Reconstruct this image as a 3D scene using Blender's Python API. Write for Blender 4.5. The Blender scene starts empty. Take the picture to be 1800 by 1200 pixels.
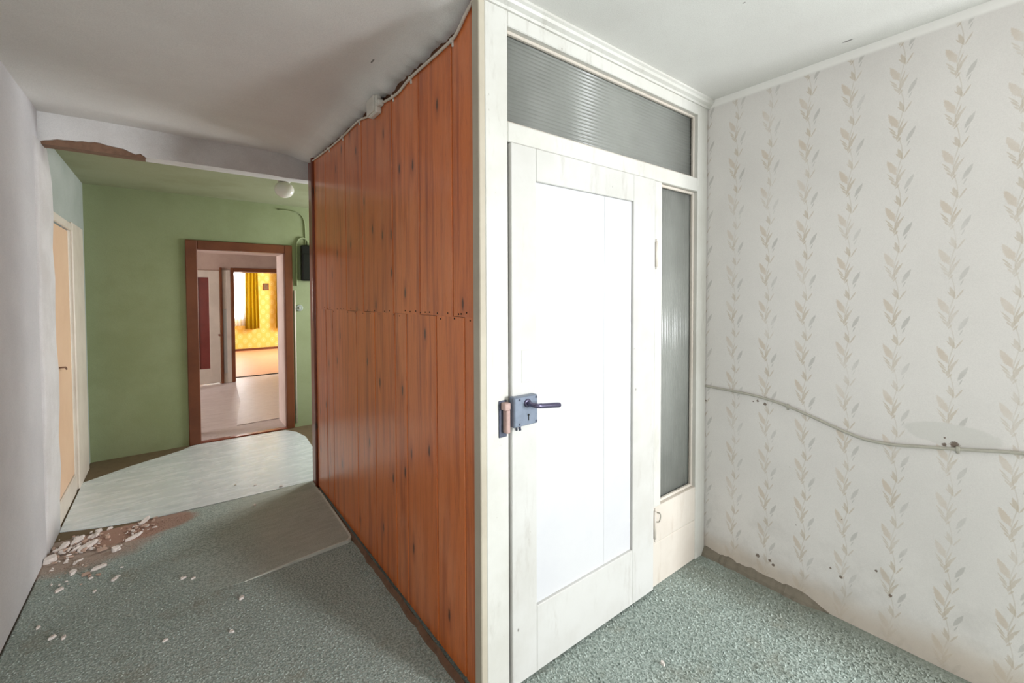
import bpy, bmesh, math, random
from mathutils import Vector, Matrix
random.seed(11)
S = bpy.context.scene
COL = S.collection
# ------------------------------------------------------------------ camera, light, exposure
CAM_H = 1.4592
def camera():
    yaw, pitch, roll = [math.radians(a) for a in (37.7993, -1.5333, -0.1935)]
    fw = Vector((math.sin(yaw) * math.cos(pitch), math.cos(yaw) * math.cos(pitch), math.sin(pitch)))
    rt = Vector((math.cos(yaw), -math.sin(yaw), 0)); up = rt.cross(fw)
    r2 = rt * math.cos(roll) + up * math.sin(roll); u2 = -rt * math.sin(roll) + up * math.cos(roll)
    cd = bpy.data.cameras.new('camera'); co = bpy.data.objects.new('camera', cd); COL.objects.link(co)
    m = Matrix((r2, u2, -fw)).transposed().to_4x4(); m.translation = (0, 0, CAM_H)
    co.matrix_world = m
    cd.sensor_width = 36; cd.lens = 769.39 / 1800 * 36
    cd.shift_y = (536.29 - 600) / 1800
    cd.clip_start = .02; cd.clip_end = 200
    S.camera = co
camera()
W = bpy.data.worlds.new('world'); S.world = W; W.use_nodes = True
bg = W.node_tree.nodes['Background']; bg.inputs[0].default_value = (.80, .90, 1, 1); bg.inputs[1].default_value = 1.0
S.view_settings.view_transform = 'Standard'; S.view_settings.look = 'None'
S.view_settings.gamma = 1; S.view_settings.use_curve_mapping = False
S.view_settings.exposure = 0.0

def area(name, loc, direction, sx, sy, power, col=(1, 1, 1), spread=180):
    d = bpy.data.lights.new(name, 'AREA'); d.shape = 'RECTANGLE'; d.size = sx; d.size_y = sy
    d.energy = power; d.color = col; d.spread = math.radians(spread)
    o = bpy.data.objects.new(name, d); COL.objects.link(o); o.location = loc
    o.rotation_euler = Vector(direction).to_track_quat('-Z', 'Z').to_euler()
    return o
# daylight in the window openings (all of these windows are built below)
area('window_daylight', (2.66, -3.49, 1.56), (0, 1, -.25), .62, 1.36, 232, (.94, .97, 1), 165)
area('side_window_added_fill', (-.57, -1.75, 1.56), (1, .15, -.1), .95, 1.36, 34, (1, .97, .95), 150)  # fill light at an added, unseen window, brightens wall_right
area('hall_window_daylight', (2.62, 4.42, 1.5), (-1, 0, -.15), .85, 1.2, 85, (.96, .97, 1))
area('middle_room_added_fill', (-2.36, 6.9, 1.5), (1, 0, -.1), 1.2, 1.2, 70, (1, .93, .9))  # added for its light on the brown doorway's right reveal, source unseen
area('yellow_room_daylight', (1.03, 13.32, 1.45), (0, -1, -.1), .95, 1.2, 120, (1, 1, 1))
area('yellow_room_side_daylight', (3.92, 11.2, 1.5), (-1, 0, -.1), 1.6, 1.3, 165, (1, .98, .95))

# ------------------------------------------------------------------ helpers
def props(o, label=None, cat=None, group=None, kind=None):
    if label: o['label'] = label
    if cat: o['category'] = cat
    if group: o['group'] = group
    if kind: o['kind'] = kind
    return o
def obj(name, bm, mat=None, parent=None, smooth=False, **kw):
    me = bpy.data.meshes.new(name)
    bmesh.ops.recalc_face_normals(bm, faces=bm.faces)
    bm.to_mesh(me); bm.free()
    if smooth:
        for p in me.polygons: p.use_smooth = True
    if mat:
        for m in (mat if isinstance(mat, (list, tuple)) else [mat]): me.materials.append(m)
    o = bpy.data.objects.new(name, me); COL.objects.link(o)
    if parent: o.parent = parent
    return props(o, **kw)
def empty(name, loc=(0, 0, 0), **kw):
    o = bpy.data.objects.new(name, None); COL.objects.link(o); o.location = loc; o.empty_display_size = .05
    return props(o, **kw)
def B(): return bmesh.new()
def box(bm, x0, x1, y0, y1, z0, z1, bev=0, seg=1, mi=0):
    t = bmesh.new()
    r = bmesh.ops.create_cube(t, size=1)
    for v in t.verts:
        v.co = Vector((x0 + (x1 - x0) * (v.co.x + .5), y0 + (y1 - y0) * (v.co.y + .5), z0 + (z1 - z0) * (v.co.z + .5)))
    if bev:
        bev = min(bev, .45 * min(abs(x1 - x0), abs(y1 - y0), abs(z1 - z0)))
        bmesh.ops.bevel(t, geom=t.edges[:], offset=bev, segments=seg, profile=.5, affect='EDGES')
    merge(bm, t, mi); return bm
def merge(bm, t, mi=0, mat=None):
    n = len(bm.verts)
    vs = [bm.verts.new(mat @ v.co if mat else v.co) for v in t.verts]
    t.verts.index_update()
    for f in t.faces:
        try:
            g = bm.faces.new([vs[v.index] for v in f.verts]); g.material_index = mi; g.smooth = f.smooth
        except ValueError: pass
    t.free()
def bx(*a, **k): return box(B(), *a, **k)
def tube(bm, pts, r, n=8, smooth=True, sub=4):
    P = [Vector(p) for p in pts]
    if smooth and len(P) > 2:
        Q = []
        for i in range(len(P) - 1):
            p0, p1, p2, p3 = P[max(i - 1, 0)], P[i], P[i + 1], P[min(i + 2, len(P) - 1)]
            for k in range(sub):
                t = k / sub
                Q.append(.5 * ((2 * p1) + (p2 - p0) * t + (2 * p0 - 5 * p1 + 4 * p2 - p3) * t * t + (3 * p1 - p0 - 3 * p2 + p3) * t ** 3))
        Q.append(P[-1]); P = Q
    rings = []; up = Vector((.123, .31, .94))
    for i, p in enumerate(P):
        d = (P[min(i + 1, len(P) - 1)] - P[max(i - 1, 0)]).normalized()
        a = d.cross(up)
        if a.length < .05: a = d.cross(Vector((1, 0, 0)))
        a.normalize(); b = d.cross(a)
        rr = r[i] if isinstance(r, (list, tuple)) else r
        rings.append([bm.verts.new(p + (a * math.cos(2 * math.pi * k / n) + b * math.sin(2 * math.pi * k / n)) * rr) for k in range(n)])
    for A, C in zip(rings, rings[1:]):
        for k in range(n):
            f = bm.faces.new((A[k], A[(k + 1) % n], C[(k + 1) % n], C[k])); f.smooth = True
    bm.faces.new(rings[0][::-1]); bm.faces.new(rings[-1])
    return bm
def lathe(bm, prof, loc, n=24, axis='Z'):
    rings = []
    for r, z in prof:
        ring = []
        for k in range(n):
            a = 2 * math.pi * k / n
            c = Vector((r * math.cos(a), r * math.sin(a), z))
            if axis == 'Y': c = Vector((c.x, -c.z, c.y))
            if axis == 'X': c = Vector((c.z, c.x, c.y))
            ring.append(bm.verts.new(Vector(loc) + c))
        rings.append(ring)
    for A, C in zip(rings, rings[1:]):
        for k in range(n):
            f = bm.faces.new((A[k], A[(k + 1) % n], C[(k + 1) % n], C[k])); f.smooth = True
    bm.faces.new(rings[0][::-1]); bm.faces.new(rings[-1])
    return bm
def prism(bm, poly, z0, z1):
    a = [bm.verts.new((x, y, z0)) for x, y in poly]; b = [bm.verts.new((x, y, z1)) for x, y in poly]
    bm.faces.new(a[::-1]); bm.faces.new(b)
    for i in range(len(poly)):
        j = (i + 1) % len(poly); bm.faces.new((a[i], a[j], b[j], b[i]))
    return bm

XL_ = -.583
# ------------------------------------------------------------------ node material helpers
def L(r, g, b):
    f = lambda c: (c / 255 / 12.92) if c / 255 <= .04045 else ((c / 255 + .055) / 1.055) ** 2.4
    return (f(r), f(g), f(b), 1)
class NT:
    def __init__(s, name):
        s.m = bpy.data.materials.new(name); s.m.use_nodes = True
        s.t = s.m.node_tree; s.n = s.t.nodes; s.l = s.t.links
        s.p = s.n['Principled BSDF']; s.out = s.n['Material Output']
    def node(s, typ, ins=None, **kw):
        n = s.n.new(typ)
        for k, v in kw.items(): setattr(n, k, v)
        for k, v in (ins or {}).items(): s.set(n.inputs[k], v)
        return n
    def set(s, sock, v):
        if isinstance(v, bpy.types.NodeSocket): s.l.new(v, sock)
        else: sock.default_value = v
    def math(s, op, *a, clamp=False):
        n = s.n.new('ShaderNodeMath'); n.operation = op; n.use_clamp = clamp
        for i, v in enumerate(a): s.set(n.inputs[i], v)
        return n.outputs[0]
    def add(s, a, b): return s.math('ADD', a, b)
    def sub(s, a, b): return s.math('SUBTRACT', a, b)
    def mul(s, a, b): return s.math('MULTIPLY', a, b)
    def mx(s, a, b): return s.math('MAXIMUM', a, b)
    def mix(s, f, a, b):
        n = s.n.new('ShaderNodeMix'); n.data_type = 'RGBA'
        s.set(n.inputs[0], f); s.set(n.inputs[6], a); s.set(n.inputs[7], b); return n.outputs[2]
    def ramp(s, v, lo, hi, a=0.0, b=1.0):
        n = s.n.new('ShaderNodeMapRange'); n.interpolation_type = 'SMOOTHSTEP'
        s.set(n.inputs[0], v); n.inputs[1].default_value = lo; n.inputs[2].default_value = hi
        n.inputs[3].default_value = a; n.inputs[4].default_value = b; return n.outputs[0]
    def co(s):
        c = s.n.new('ShaderNodeTexCoord').outputs['Object']; x = s.n.new('ShaderNodeSeparateXYZ'); s.l.new(c, x.inputs[0])
        return c, x.outputs[0], x.outputs[1], x.outputs[2]
    def vec(s, x, y, z):
        n = s.n.new('ShaderNodeCombineXYZ')
        for i, v in enumerate((x, y, z)): s.set(n.inputs[i], v)
        return n.outputs[0]
    def scale(s, v, k):
        n = s.n.new('ShaderNodeVectorMath'); n.operation = 'MULTIPLY'; s.set(n.inputs[0], v); n.inputs[1].default_value = k; return n.outputs[0]
    def noise(s, v, sc, det=4, rough=.6, dist=0):
        n = s.n.new('ShaderNodeTexNoise'); s.set(n.inputs['Vector'], v); n.inputs['Scale'].default_value = sc
        n.inputs['Detail'].default_value = det; n.inputs['Roughness'].default_value = rough; n.inputs['Distortion'].default_value = dist
        return n.outputs[0]
    def voro(s, v, sc, feat='F1'):
        n = s.n.new('ShaderNodeTexVoronoi'); n.feature = feat; s.set(n.inputs['Vector'], v); n.inputs['Scale'].default_value = sc; return n.outputs[0]
    def bump(s, h, st=.3, dist=.002):
        n = s.n.new('ShaderNodeBump'); n.inputs['Strength'].default_value = st; n.inputs['Distance'].default_value = dist
        s.set(n.inputs['Height'], h); s.l.new(n.outputs[0], s.p.inputs['Normal'])
    def fin(s, col=None, rough=None, **kw):
        if col is not None: s.set(s.p.inputs['Base Color'], col)
        if rough is not None: s.set(s.p.inputs['Roughness'], rough)
        for k, v in kw.items(): s.set(s.p.inputs[k.replace('_', ' ')], v)
        return s.m

def plaster(name, c1, c2, sc=2.5, grain=260, bstr=.25, rough=.92, specks=None, marks=()):
    t = NT(name); c, x, y, z = t.co()
    n1 = t.noise(c, sc, 5, .6)
    col = t.mix(t.ramp(n1, .35, .7), c1, c2)
    g = t.noise(c, grain, 2, .6)
    col = t.mix(t.ramp(g, .3, .75, 0, .10), col, (0.02, .02, .02, 1))
    for (mx_, my_, rx, ry) in marks:
        q = t.add(t.math('POWER', t.mul(t.sub(x, mx_), 1 / rx), 2.0), t.math('POWER', t.mul(t.sub(y, my_), 1 / ry), 2.0))
        col = t.mix(t.mul(t.ramp(t.add(q, t.mul(t.sub(n1, .5), 2.0)), 1.0, .5), .75), col, L(84, 76, 70))
    if specks:
        v = t.voro(t.scale(c, (1, 1, .6)), specks[0])
        col = t.mix(t.ramp(v, specks[1], specks[1] * .5), col, specks[2])
    t.bump(t.add(t.mul(g, .5), t.noise(c, 14, 4, .6)), bstr, .004)
    return t.fin(col, rough)
def paint(name, c1, c2, rough=.45, wear=None, bstr=.12, stretch=(6, 6, 1)):
    t = NT(name); c, x, y, z = t.co()
    n1 = t.noise(c, 2.2, 5, .65)
    col = t.mix(t.ramp(n1, .35, .7), c1, c2)
    st = t.noise(t.scale(c, stretch), 9, 4, .6)
    if wear:
        gz = t.noise(t.scale(c, (5, 5, 1.1)), 3.0, 6, .72)
        col = t.mix(t.ramp(gz, .54, .74, 0, .32), col, wear)
        dk = t.voro(t.scale(c, (1, 1, .55)), 9)
        col = t.mix(t.mul(t.ramp(dk, .045, .02), .75), col, L(90, 82, 74))
        s = t.noise(c, 38, 4, .7); s2 = t.noise(c, 4, 3, .5)
        col = t.mix(t.mul(t.ramp(s, .66, .74), t.ramp(s2, .45, .65, 0, .8)), col, wear)
    t.bump(st, bstr, .002)
    return t.fin(col, rough)

# --- wood boards
def wood_mat(name, base, dark, light, rough=.3):
    t = NT(name); c, x, y, z = t.co()
    rnd = t.n.new('ShaderNodeObjectInfo').outputs['Random']
    off = t.mul(rnd, 37.0)
    yy = t.add(y, off)
    v = t.vec(x, t.mul(yy, 1.0), t.mul(z, .055))
    warp = t.noise(t.vec(x, yy, t.mul(z, .5)), 2.2, 3, .5)
    v2 = t.vec(x, t.add(yy, t.mul(warp, .06)), t.mul(z, .05))
    n1 = t.noise(v2, 24, 4, .6)
    n2 = t.noise(v, 160, 3, .6)
    n3 = t.noise(t.vec(x, yy, t.mul(z, .35)), 4.5, 4, .6)
    col = t.mix(t.ramp(n1, .42, .74, 0, .8), base, dark)
    col = t.mix(t.ramp(n2, .5, .75, 0, .22), col, dark)
    col = t.mix(t.ramp(n3, .48, .75, 0, .55), col, light)
    col = t.mix(t.ramp(rnd, 0, 1, 0, .22), col, dark)
    # knots
    kc = t.vec(t.mul(yy, 1.9), t.mul(z, .62), 0.0)
    vn = t.n.new('ShaderNodeTexVoronoi'); t.set(vn.inputs['Vector'], kc); vn.voronoi_dimensions = '2D'; vn.inputs['Scale'].default_value = 4.0; vn.inputs['Randomness'].default_value = 1
    d = vn.outputs['Distance']; cr = vn.outputs['Color']
    sp = t.n.new('ShaderNodeSeparateColor'); t.l.new(cr, sp.inputs[0])
    gate = t.math('GREATER_THAN', sp.outputs[0], .50)
    dn = t.add(d, t.mul(t.sub(t.noise(c, 30, 3), .5), .05))
    k = t.mul(gate, t.ramp(dn, .085, .03))
    halo = t.mul(gate, t.ramp(dn, .26, .06, 0, .45))
    col = t.mix(halo, col, dark)
    col = t.mix(t.mul(k, .88), col, L(52, 20, 10))
    fl = t.noise(t.vec(x, yy, t.mul(z, .12)), 95, 3, .7)
    col = t.mix(t.ramp(fl, .58, .72, 0, .30), col, light)
    col = t.mix(t.ramp(fl, .42, .30, 0, .35), col, dark)
    t.bump(t.add(n1, t.mul(n2, .5)), .22, .0025)
    r = t.add(rough, t.mul(t.noise(v2, 20, 3), .16))
    return t.fin(col, r, Coat_Weight=.55, Coat_Roughness=.2)

# --- carpet
def carpet_mat(name, sheet=False):
    t = NT(name); c, x, y, z = t.co()
    n1 = t.noise(c, 1.7, 5, .65)
    f = t.noise(c, 112, 3, .65)
    f2 = t.voro(c, 160)
    col = t.mix(t.ramp(n1, .35, .68), L(150, 162, 154), L(162, 173, 165))
    col = t.mix(t.ramp(f, .36, .66), t.mix(.55, col, L(110, 122, 115)), t.mix(.38, col, L(218, 226, 220)))
    # worn brownish patches
    d1 = t.ramp(t.noise(c, 3.1, 5, .7), .52, .72, 0, .5)
    col = t.mix(d1, col, L(138, 134, 118))
    col = t.mix(t.ramp(t.add(x, t.mul(f, .006)), XL_ + .016, XL_ + .006), col, L(60, 52, 44))
    if sheet:
        sf = t.noise(t.scale(c, (1.4, 6, 1)), 5, 5, .65, .6)
        g = t.mix(t.ramp(sf, .35, .65), L(166, 166, 154), L(180, 181, 170))
        gate = t.ramp(t.add(x, t.mul(t.noise(c, 5, 4), .4)), .25, .75)
        col = t.mix(t.mul(gate, .8), col, g)
        col = t.mix(t.ramp(x, .795, .825, 0, .6), col, L(196, 204, 196))
    # dust around the rubble by the pilaster
    dx = t.sub(x, -.40); dy = t.sub(y, 3.52)
    ed = t.mul(t.sub(t.noise(c, 9, 5, .7), .5), .5)
    el = t.add(t.add(t.math('POWER', t.mul(dx, 2.6), 2.0), t.math('POWER', t.mul(dy, 2.7), 2.0)), ed)
    dust = t.ramp(el, 1.0, .35)
    col = t.mix(t.mul(dust, .85), col, L(162, 140, 126))
    e2 = t.add(t.add(t.math('POWER', t.mul(t.sub(x, -.2), 3.0), 2.0), t.math('POWER', t.mul(t.sub(y, 3.56), 6.0), 2.0)), ed)
    col = t.mix(t.ramp(e2, 1.0, .6, 0, .85), col, L(160, 126, 110))
    # shade along wall_right, painted as a darker mottled band into the carpet colour
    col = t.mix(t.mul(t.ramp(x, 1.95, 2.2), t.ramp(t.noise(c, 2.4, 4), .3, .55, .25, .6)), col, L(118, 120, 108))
    t.bump(t.add(t.mul(f, 1.0), t.mul(f2, .6)), .45, .004)
    return t.fin(col, .95, Specular_IOR_Level=.15)

def lino_mat(name, c1, c2, c3, rough=.30, sc=1.0):
    t = NT(name); c, x, y, z = t.co()
    a = t.noise(t.scale(c, (1.2, 5, 1)), 3.2 * sc, 6, .68, .6)
    b = t.noise(t.scale(c, (2, 5, 1)), 4.0 * sc, 6, .7, .8)
    col = t.mix(t.ramp(a, .35, .65), c1, c2)
    col = t.mix(t.ramp(b, .54, .72, 0, .5), col, c3)
    r = t.add(rough, t.mul(a, .25))
    t.bump(t.noise(c, 9, 4, .6), .25, .004)
    return t.fin(col, r)

def wallpaper_mat(name):
    t = NT(name); c, x, y, z = t.co()
    P, R = .163, .188
    wob = t.mul(t.math('SINE', t.mul(z, 3.1)), .004)
    cell = t.math('FLOOR', t.math('DIVIDE', t.add(t.sub(y, .121 - P / 2), wob), P))
    yl = t.sub(t.sub(t.add(y, wob), .121), t.mul(cell, P))          # -P/2 .. P/2
    u = t.mul(yl, -1.0)
    zo = t.add(t.sub(z, 2.284), t.mul(cell, .004))
    w0 = t.sub(zo, t.mul(t.math('FLOOR', t.math('DIVIDE', t.add(zo, .06), R)), R))   # -.06 .. .128
    jit = t.sub(t.noise(c, 220, 2, .6), .5)
    def leaf(u0, w0_, u1, w1_, hw, soft=.22, wv=None):
        wv = wv if wv is not None else w0
        cx, cz = (u0 + u1) / 2, (w0_ + w1_) / 2; dx, dz = u1 - u0, w1_ - w0_; ln = math.hypot(dx, dz); dx /= ln; dz /= ln
        du = t.sub(u, cx); dw = t.sub(wv, cz)
        s = t.add(t.mul(du, dx), t.mul(dw, dz)); q = t.sub(t.mul(du, dz), t.mul(dw, dx))
        s2 = t.math('POWER', t.mul(s, 2 / ln), 2.0)
        e = t.add(t.add(t.math('ABSOLUTE', t.mul(q, 1 / hw)), s2), t.mul(jit, .9))
        return t.ramp(e, 1.0 + soft, 1.0 - soft)
    m = 1e-3
    mains = [(-9, 34, -40, 97, 10.5), (-12, 40, -30, 78, 12.0)]
    strokes = [(-12, 3, -35, 30, 3.2), (-12, 3, 20, 55, 4.2), (-14, -6, -26, 10, 3.0), (-8, -2, 6, 26, 3.4), (-14, 14, -40, 46, 2.6), (-6, 18, 12, 44, 3.0), (-11, -22, 2, -2, 3.0), (-10, 12, 8, 70, 2.6), (-12, -14, -8, 12, 5),
               (8, 92, -7, 140, 6.5), (2, 100, -14, 122, 2.6), (14, 100, 31, 131, 2.8), (10, 92, 22, 116, 2.4)]
    grays = [(17, -28, 44, 28, 7.0), (20, -45, 30, -20, 2.0)]
    msk = None
    def union(lst, shift=0):
        r = None
        for a, b, c_, d, h in lst:
            e = leaf(a * m, b * m, c_ * m, d * m, h * m)
            if d > 128:                                       # wraps round the repeat
                e = t.mx(e, leaf(a * m, (b - 188) * m, c_ * m, (d - 188) * m, h * m))
            r = e if r is None else t.mx(r, e)
        return r
    mm = union(mains); ss = union(strokes); gg = union(grays)
    sx = t.mul(t.math('SINE', t.mul(t.add(w0, .02), 2 * math.pi / R)), .007)
    stem = t.ramp(t.add(t.math('ABSOLUTE', t.add(t.sub(u, -.001), sx)), t.mul(jit, .0022)), .0026, .0008)
    fade = t.ramp(t.noise(c, 5, 4, .6), .30, .62, .40, 1.0)
    base = t.mix(t.ramp(t.noise(c, 1.1, 5, .6), .35, .68), L(228, 224, 220), L(218, 214, 210))
    base = t.mix(t.ramp(t.noise(c, 300, 2), .3, .75, 0, .07), base, L(90, 88, 85))
    # repaired patch over the cable, smoother grey filler
    ed = t.mul(t.sub(t.noise(c, 14, 4, .6), .5), .9)
    pa = t.add(t.add(t.math('POWER', t.mul(t.sub(y, .28), 7.5), 2.0), t.math('POWER', t.mul(t.add(t.sub(z, .915), t.mul(t.sub(y, .28), -.0)), 22), 2.0)), ed)
    patch = t.ramp(pa, 1.1, .8)
    keep = t.sub(1.0, patch)
    top = t.ramp(z, 2.455, 2.47)
    keep = t.mul(t.mul(keep, t.sub(1.0, top)), fade)
    col = t.mix(t.mul(t.mul(gg, keep), .55), base, L(168, 166, 160))
    col = t.mix(t.mul(t.mul(stem, keep), .34), col, L(178, 164, 142))
    col = t.mix(t.mul(t.mul(ss, keep), .54), col, L(183, 166, 140))
    col = t.mix(t.mul(t.mul(mm, keep), .50), col, L(192, 170, 142))
    col = t.mix(t.mul(patch, .42), col, L(196, 195, 188))
    col = t.mix(top, col, L(242, 240, 236))
    # stained strip at the bottom and scuffs
    st = t.mul(t.ramp(t.add(z, t.mul(t.noise(c, 5, 4), -.14)), .10, -.02), .75)
    col = t.mix(st, col, L(204, 190, 174))
    sm = t.mul(t.ramp(t.add(z, t.mul(t.noise(c, 3, 4), -.5)), .25, -.12), t.ramp(t.noise(c, 6, 5, .7), .42, .7, 0, .2))
    col = t.mix(sm, col, L(150, 146, 138))
    # nail holes and knocked off plaster
    h = None
    for (hy, hz, r) in [(.979, .912, 7), (.944, .902, 9), (.86, .916, 6), (.845, .912, 5), (.30, .873, 8), (.272, .880, 15), (.97, .121, 11), (.913, .122, 8), (.897, .108, 8),
                        (.659, .212, 5), (.497, .281, 6), (.62, .19, 8), (.30, .90, 4), (1.0, .905, 4), (1.25, .86, 5), (.8, .35, 3), (.83, .62, 3), (.45, .2, 7), (.62,.45,3)]:
        q = t.add(t.math('POWER', t.mul(t.sub(y, hy), 1000 / r), 2.0), t.math('POWER', t.mul(t.sub(z, hz), 1000 / r), 2.0))
        e = t.ramp(t.add(q, t.mul(jit, 2.2)), 1.0, .45)
        h = e if h is None else t.mx(h, e)
    col = t.mix(t.mul(h, .85), col, L(96, 76, 58))
    t.bump(t.add(t.sub(t.add(t.mul(t.noise(c, 300, 2), .5), t.noise(c, 7, 4, .6)), t.mul(h, .8)), t.mul(mm, .08)), .3, .004)
    return t.fin(col, .85)

def yellow_paper():
    t = NT('yellow_wallpaper'); c, x, y, z = t.co()
    def rep(v, p, o=0): return t.sub(t.math('FRACT', t.math('DIVIDE', t.add(v, 100.0 * p + o), p)), .5)
    def dots(ox, oz, px, pz, r):
        a = t.mul(rep(x, px, ox), px); b = t.mul(rep(z, pz, oz), pz)
        q = t.math('SQRT', t.add(t.math('POWER', a, 2.0), t.math('POWER', t.mul(b, .75), 2.0)))
        return q
    d1 = dots(0, 0, .21, .25, 1); d2 = dots(.105, .125, .21, .25, 1)
    k = t.mx(t.ramp(d1, .06, .04), t.ramp(d2, .06, .04)); k2 = t.mx(t.ramp(d1, .035, .025), t.ramp(d2, .035, .025)); k3 = t.mx(t.ramp(d1, .018, .010), t.ramp(d2, .018, .010))
    col = t.mix(t.mul(k, .6), L(238, 204, 100), L(246, 224, 150)); col = t.mix(t.mul(k2, .6), col, L(236, 204, 104)); col = t.mix(k3, col, L(250, 230, 160))
    return t.fin(col, .85)

def glass_mat(name, tint, rough=.28):
    t = NT(name); c, x, y, z = t.co()
    n = t.noise(c, 6, 4, .6)
    t.fin(t.mix(t.ramp(n, .3, .7), tint, L(168, 170, 164)), rough, Transmission_Weight=.45, IOR=1.45)
    return t.m
def plain(name, col, rough=.6, metallic=0, sc=30, amt=.12, bstr=.1, **kw):
    t = NT(name); c, x, y, z = t.co()
    n = t.noise(c, sc, 4, .6)
    dk = (col[0] * .55, col[1] * .55, col[2] * .55, 1)
    cc = t.mix(t.ramp(n, .4, .8, 0, amt * 3), col, dk)
    t.bump(n, bstr, .002)
    return t.fin(cc, rough, Metallic=metallic, **kw)

M = {}
M['ceil'] = plaster('ceiling_plaster', L(238, 237, 233), L(230, 228, 224), 1.6, 240, .28, marks=[(2.231, .601, .007, .024), (1.643, .752, .003, .006), (.72, 1.93, .004, .024)])
M['grey'] = plaster('grey_wall_plaster', L(206, 205, 205), L(196, 195, 196), 1.8, 200, .35)
M['white_plaster'] = plaster('white_plaster', L(224, 222, 220), L(208, 205, 202), 3, 200, .35)
M['green'] = plaster('green_wall_paint', L(158, 168, 130), L(148, 158, 118), 2.2, 180, .3)
M['hall_ceil'] = plaster('hall_ceiling_paint', L(160, 164, 132), L(148, 152, 118), 2, 180, .3)
M['palegrey'] = plaster('pale_grey_green_wall', L(178, 184, 178), L(164, 172, 164), 2, 180, .3)
M['hallfloor'] = plain('dark_bare_floor', L(104, 88, 62), .85, 0, 18, .2, .4)
M['lath_dark'] = plain('dark_brown_backing', L(96, 58, 34), .85, 0, 24, .2, .4)
M['paper'] = wallpaper_mat('leaf_stripe_wallpaper')
M['paint'] = paint('old_white_gloss_paint', L(212, 211, 205), L(200, 198, 190), .38, wear=L(150, 142, 130))
M['paint_door'] = paint('door_white_gloss_paint', L(207, 206, 202), L(196, 194, 188), .36, wear=L(160, 152, 142))
M['paint_panel'] = paint('panel_bright_white_paint', L(209, 209, 210), L(203, 203, 206), .30)
M['paint_cream'] = paint('cream_paint', L(212, 204, 193), L(202, 192, 180), .45, wear=L(170, 150, 128))
M['batten'] = paint('beige_batten', L(192, 184, 166), L(178, 168, 150), .6)
M['wood'] = wood_mat('stained_pine', L(224, 122, 58), L(160, 66, 24), L(236, 152, 104), .24)
M['wood_dark'] = wood_mat('dark_stained_pine', L(140, 62, 34), L(90, 34, 18), L(160, 80, 52), .3)
M['skirt_grey'] = plain('crumbling_grey_strip', L(126, 118, 104), .9, sc=40, amt=.2, bstr=.4)
M['skirt'] = plain('rough_brown_strip', L(122, 92, 72), .8, sc=40, amt=.2, bstr=.4)
M['brown'] = paint('red_brown_frame_paint', L(122, 68, 40), L(102, 54, 30), .4, stretch=(8, 8, 1))
M['reveal'] = plaster('pale_pink_reveal', L(192, 166, 156), L(178, 152, 142), 3, 160, .3)
M['reveal_lit'] = plaster('lit_pink_lining', L(232, 212, 204), L(220, 198, 190), 3, 160, .3)  # lit copy of the reveal plaster, the light is put into its colour
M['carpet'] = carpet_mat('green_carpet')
M['pale_edge'] = plain('pale_worn_edge', L(206, 210, 200), .7, 0, 30, .1)
M['carpet_sheet'] = carpet_mat('worn_carpet_sheet', True)
M['lino'] = lino_mat('grey_green_lino', L(208, 216, 216), L(222, 228, 228), L(176, 186, 186), .14)
M['sheet'] = lino_mat('worn_grey_sheet', L(168, 172, 162), L(152, 155, 145), L(178, 184, 176), .5, 1.4)
M['midfloor'] = lino_mat('pinkish_lino', L(192, 178, 176), L(206, 194, 192), L(156, 142, 142), .28)
M['lino_marbled'] = lino_mat('marbled_pink_lino', L(204, 192, 192), L(216, 206, 206), L(140, 130, 134), .24, 1.5)
M['worn'] = lino_mat('worn_strip', L(186, 172, 168), L(200, 188, 184), L(92, 76, 72), .4, 3.2)
M['orange_floor'] = lino_mat('orange_floor_boards', L(214, 162, 126), L(222, 174, 140), L(196, 140, 104), .3)
M['yellow'] = yellow_paper()
M['glass'] = glass_mat('ribbed_glass', L(180, 182, 176))
M['steel'] = plain('painted_lock_steel', L(126, 136, 152), .42, .35, 60, .12)
M['steel_dark'] = plain('dark_worn_steel', L(84, 88, 104), .45, .5, 60, .2)
M['lever'] = plain('dark_lever', L(96, 92, 116), .25, .6, 50, .1)
M['pinkmetal'] = plain('painted_over_keeper', L(186, 156, 148), .5, .1, 60, .15)
M['cable'] = plain('grey_cable_sheath', L(176, 172, 160), .6, 0, 50, .08)
M['cable_white'] = plain('white_cable_sheath', L(214, 204, 190), .55, 0, 50, .08)
M['plastic'] = plain('white_plastic', L(222, 218, 208), .4, 0, 40, .05)
M['black'] = plain('black_box', L(12, 13, 17), .3, 0, 40, .05)
M['chip'] = plain('plaster_chip', L(226, 216, 208), .9, 0, 60, .15, .5)
M['chip_brown'] = plain('brown_rubble', L(186, 158, 140), .95, 0, 60, .2, .6)
M['peach'] = paint('peach_door_paint', L(236, 200, 168), L(228, 190, 158), .45)
M['casing'] = paint('pale_casing_paint', L(222, 212, 198), L(206, 194, 180), .5)
M['door_grey'] = paint('greyish_door_paint', L(214, 200, 190), L(200, 186, 176), .5)
M['redglass'] = plain('dark_red_glass', L(120, 52, 46), .16, 0, 8, .15, .2)
M['curtain'] = plain('mustard_curtain', L(206, 176, 16), .8, 0, 25, .1, .2)
M['dark'] = plain('dark_gap', L(40, 30, 24), .9)
M['expo'] = plain('exposed_brown_lath', L(128, 98, 78), .9, 0, 24, .25, .6)
t = NT('milky_globe'); M['globe'] = t.fin(L(238, 234, 226), .18, Subsurface_Weight=.15)
t = NT('sheer_net'); tr = t.node('ShaderNodeBsdfTransparent'); tl = t.node('ShaderNodeBsdfTranslucent'); df = t.node('ShaderNodeBsdfDiffuse')
c, x, y, z = t.co(); wv = t.noise(t.scale(c, (1, 1, .03)), 40, 2)
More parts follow.
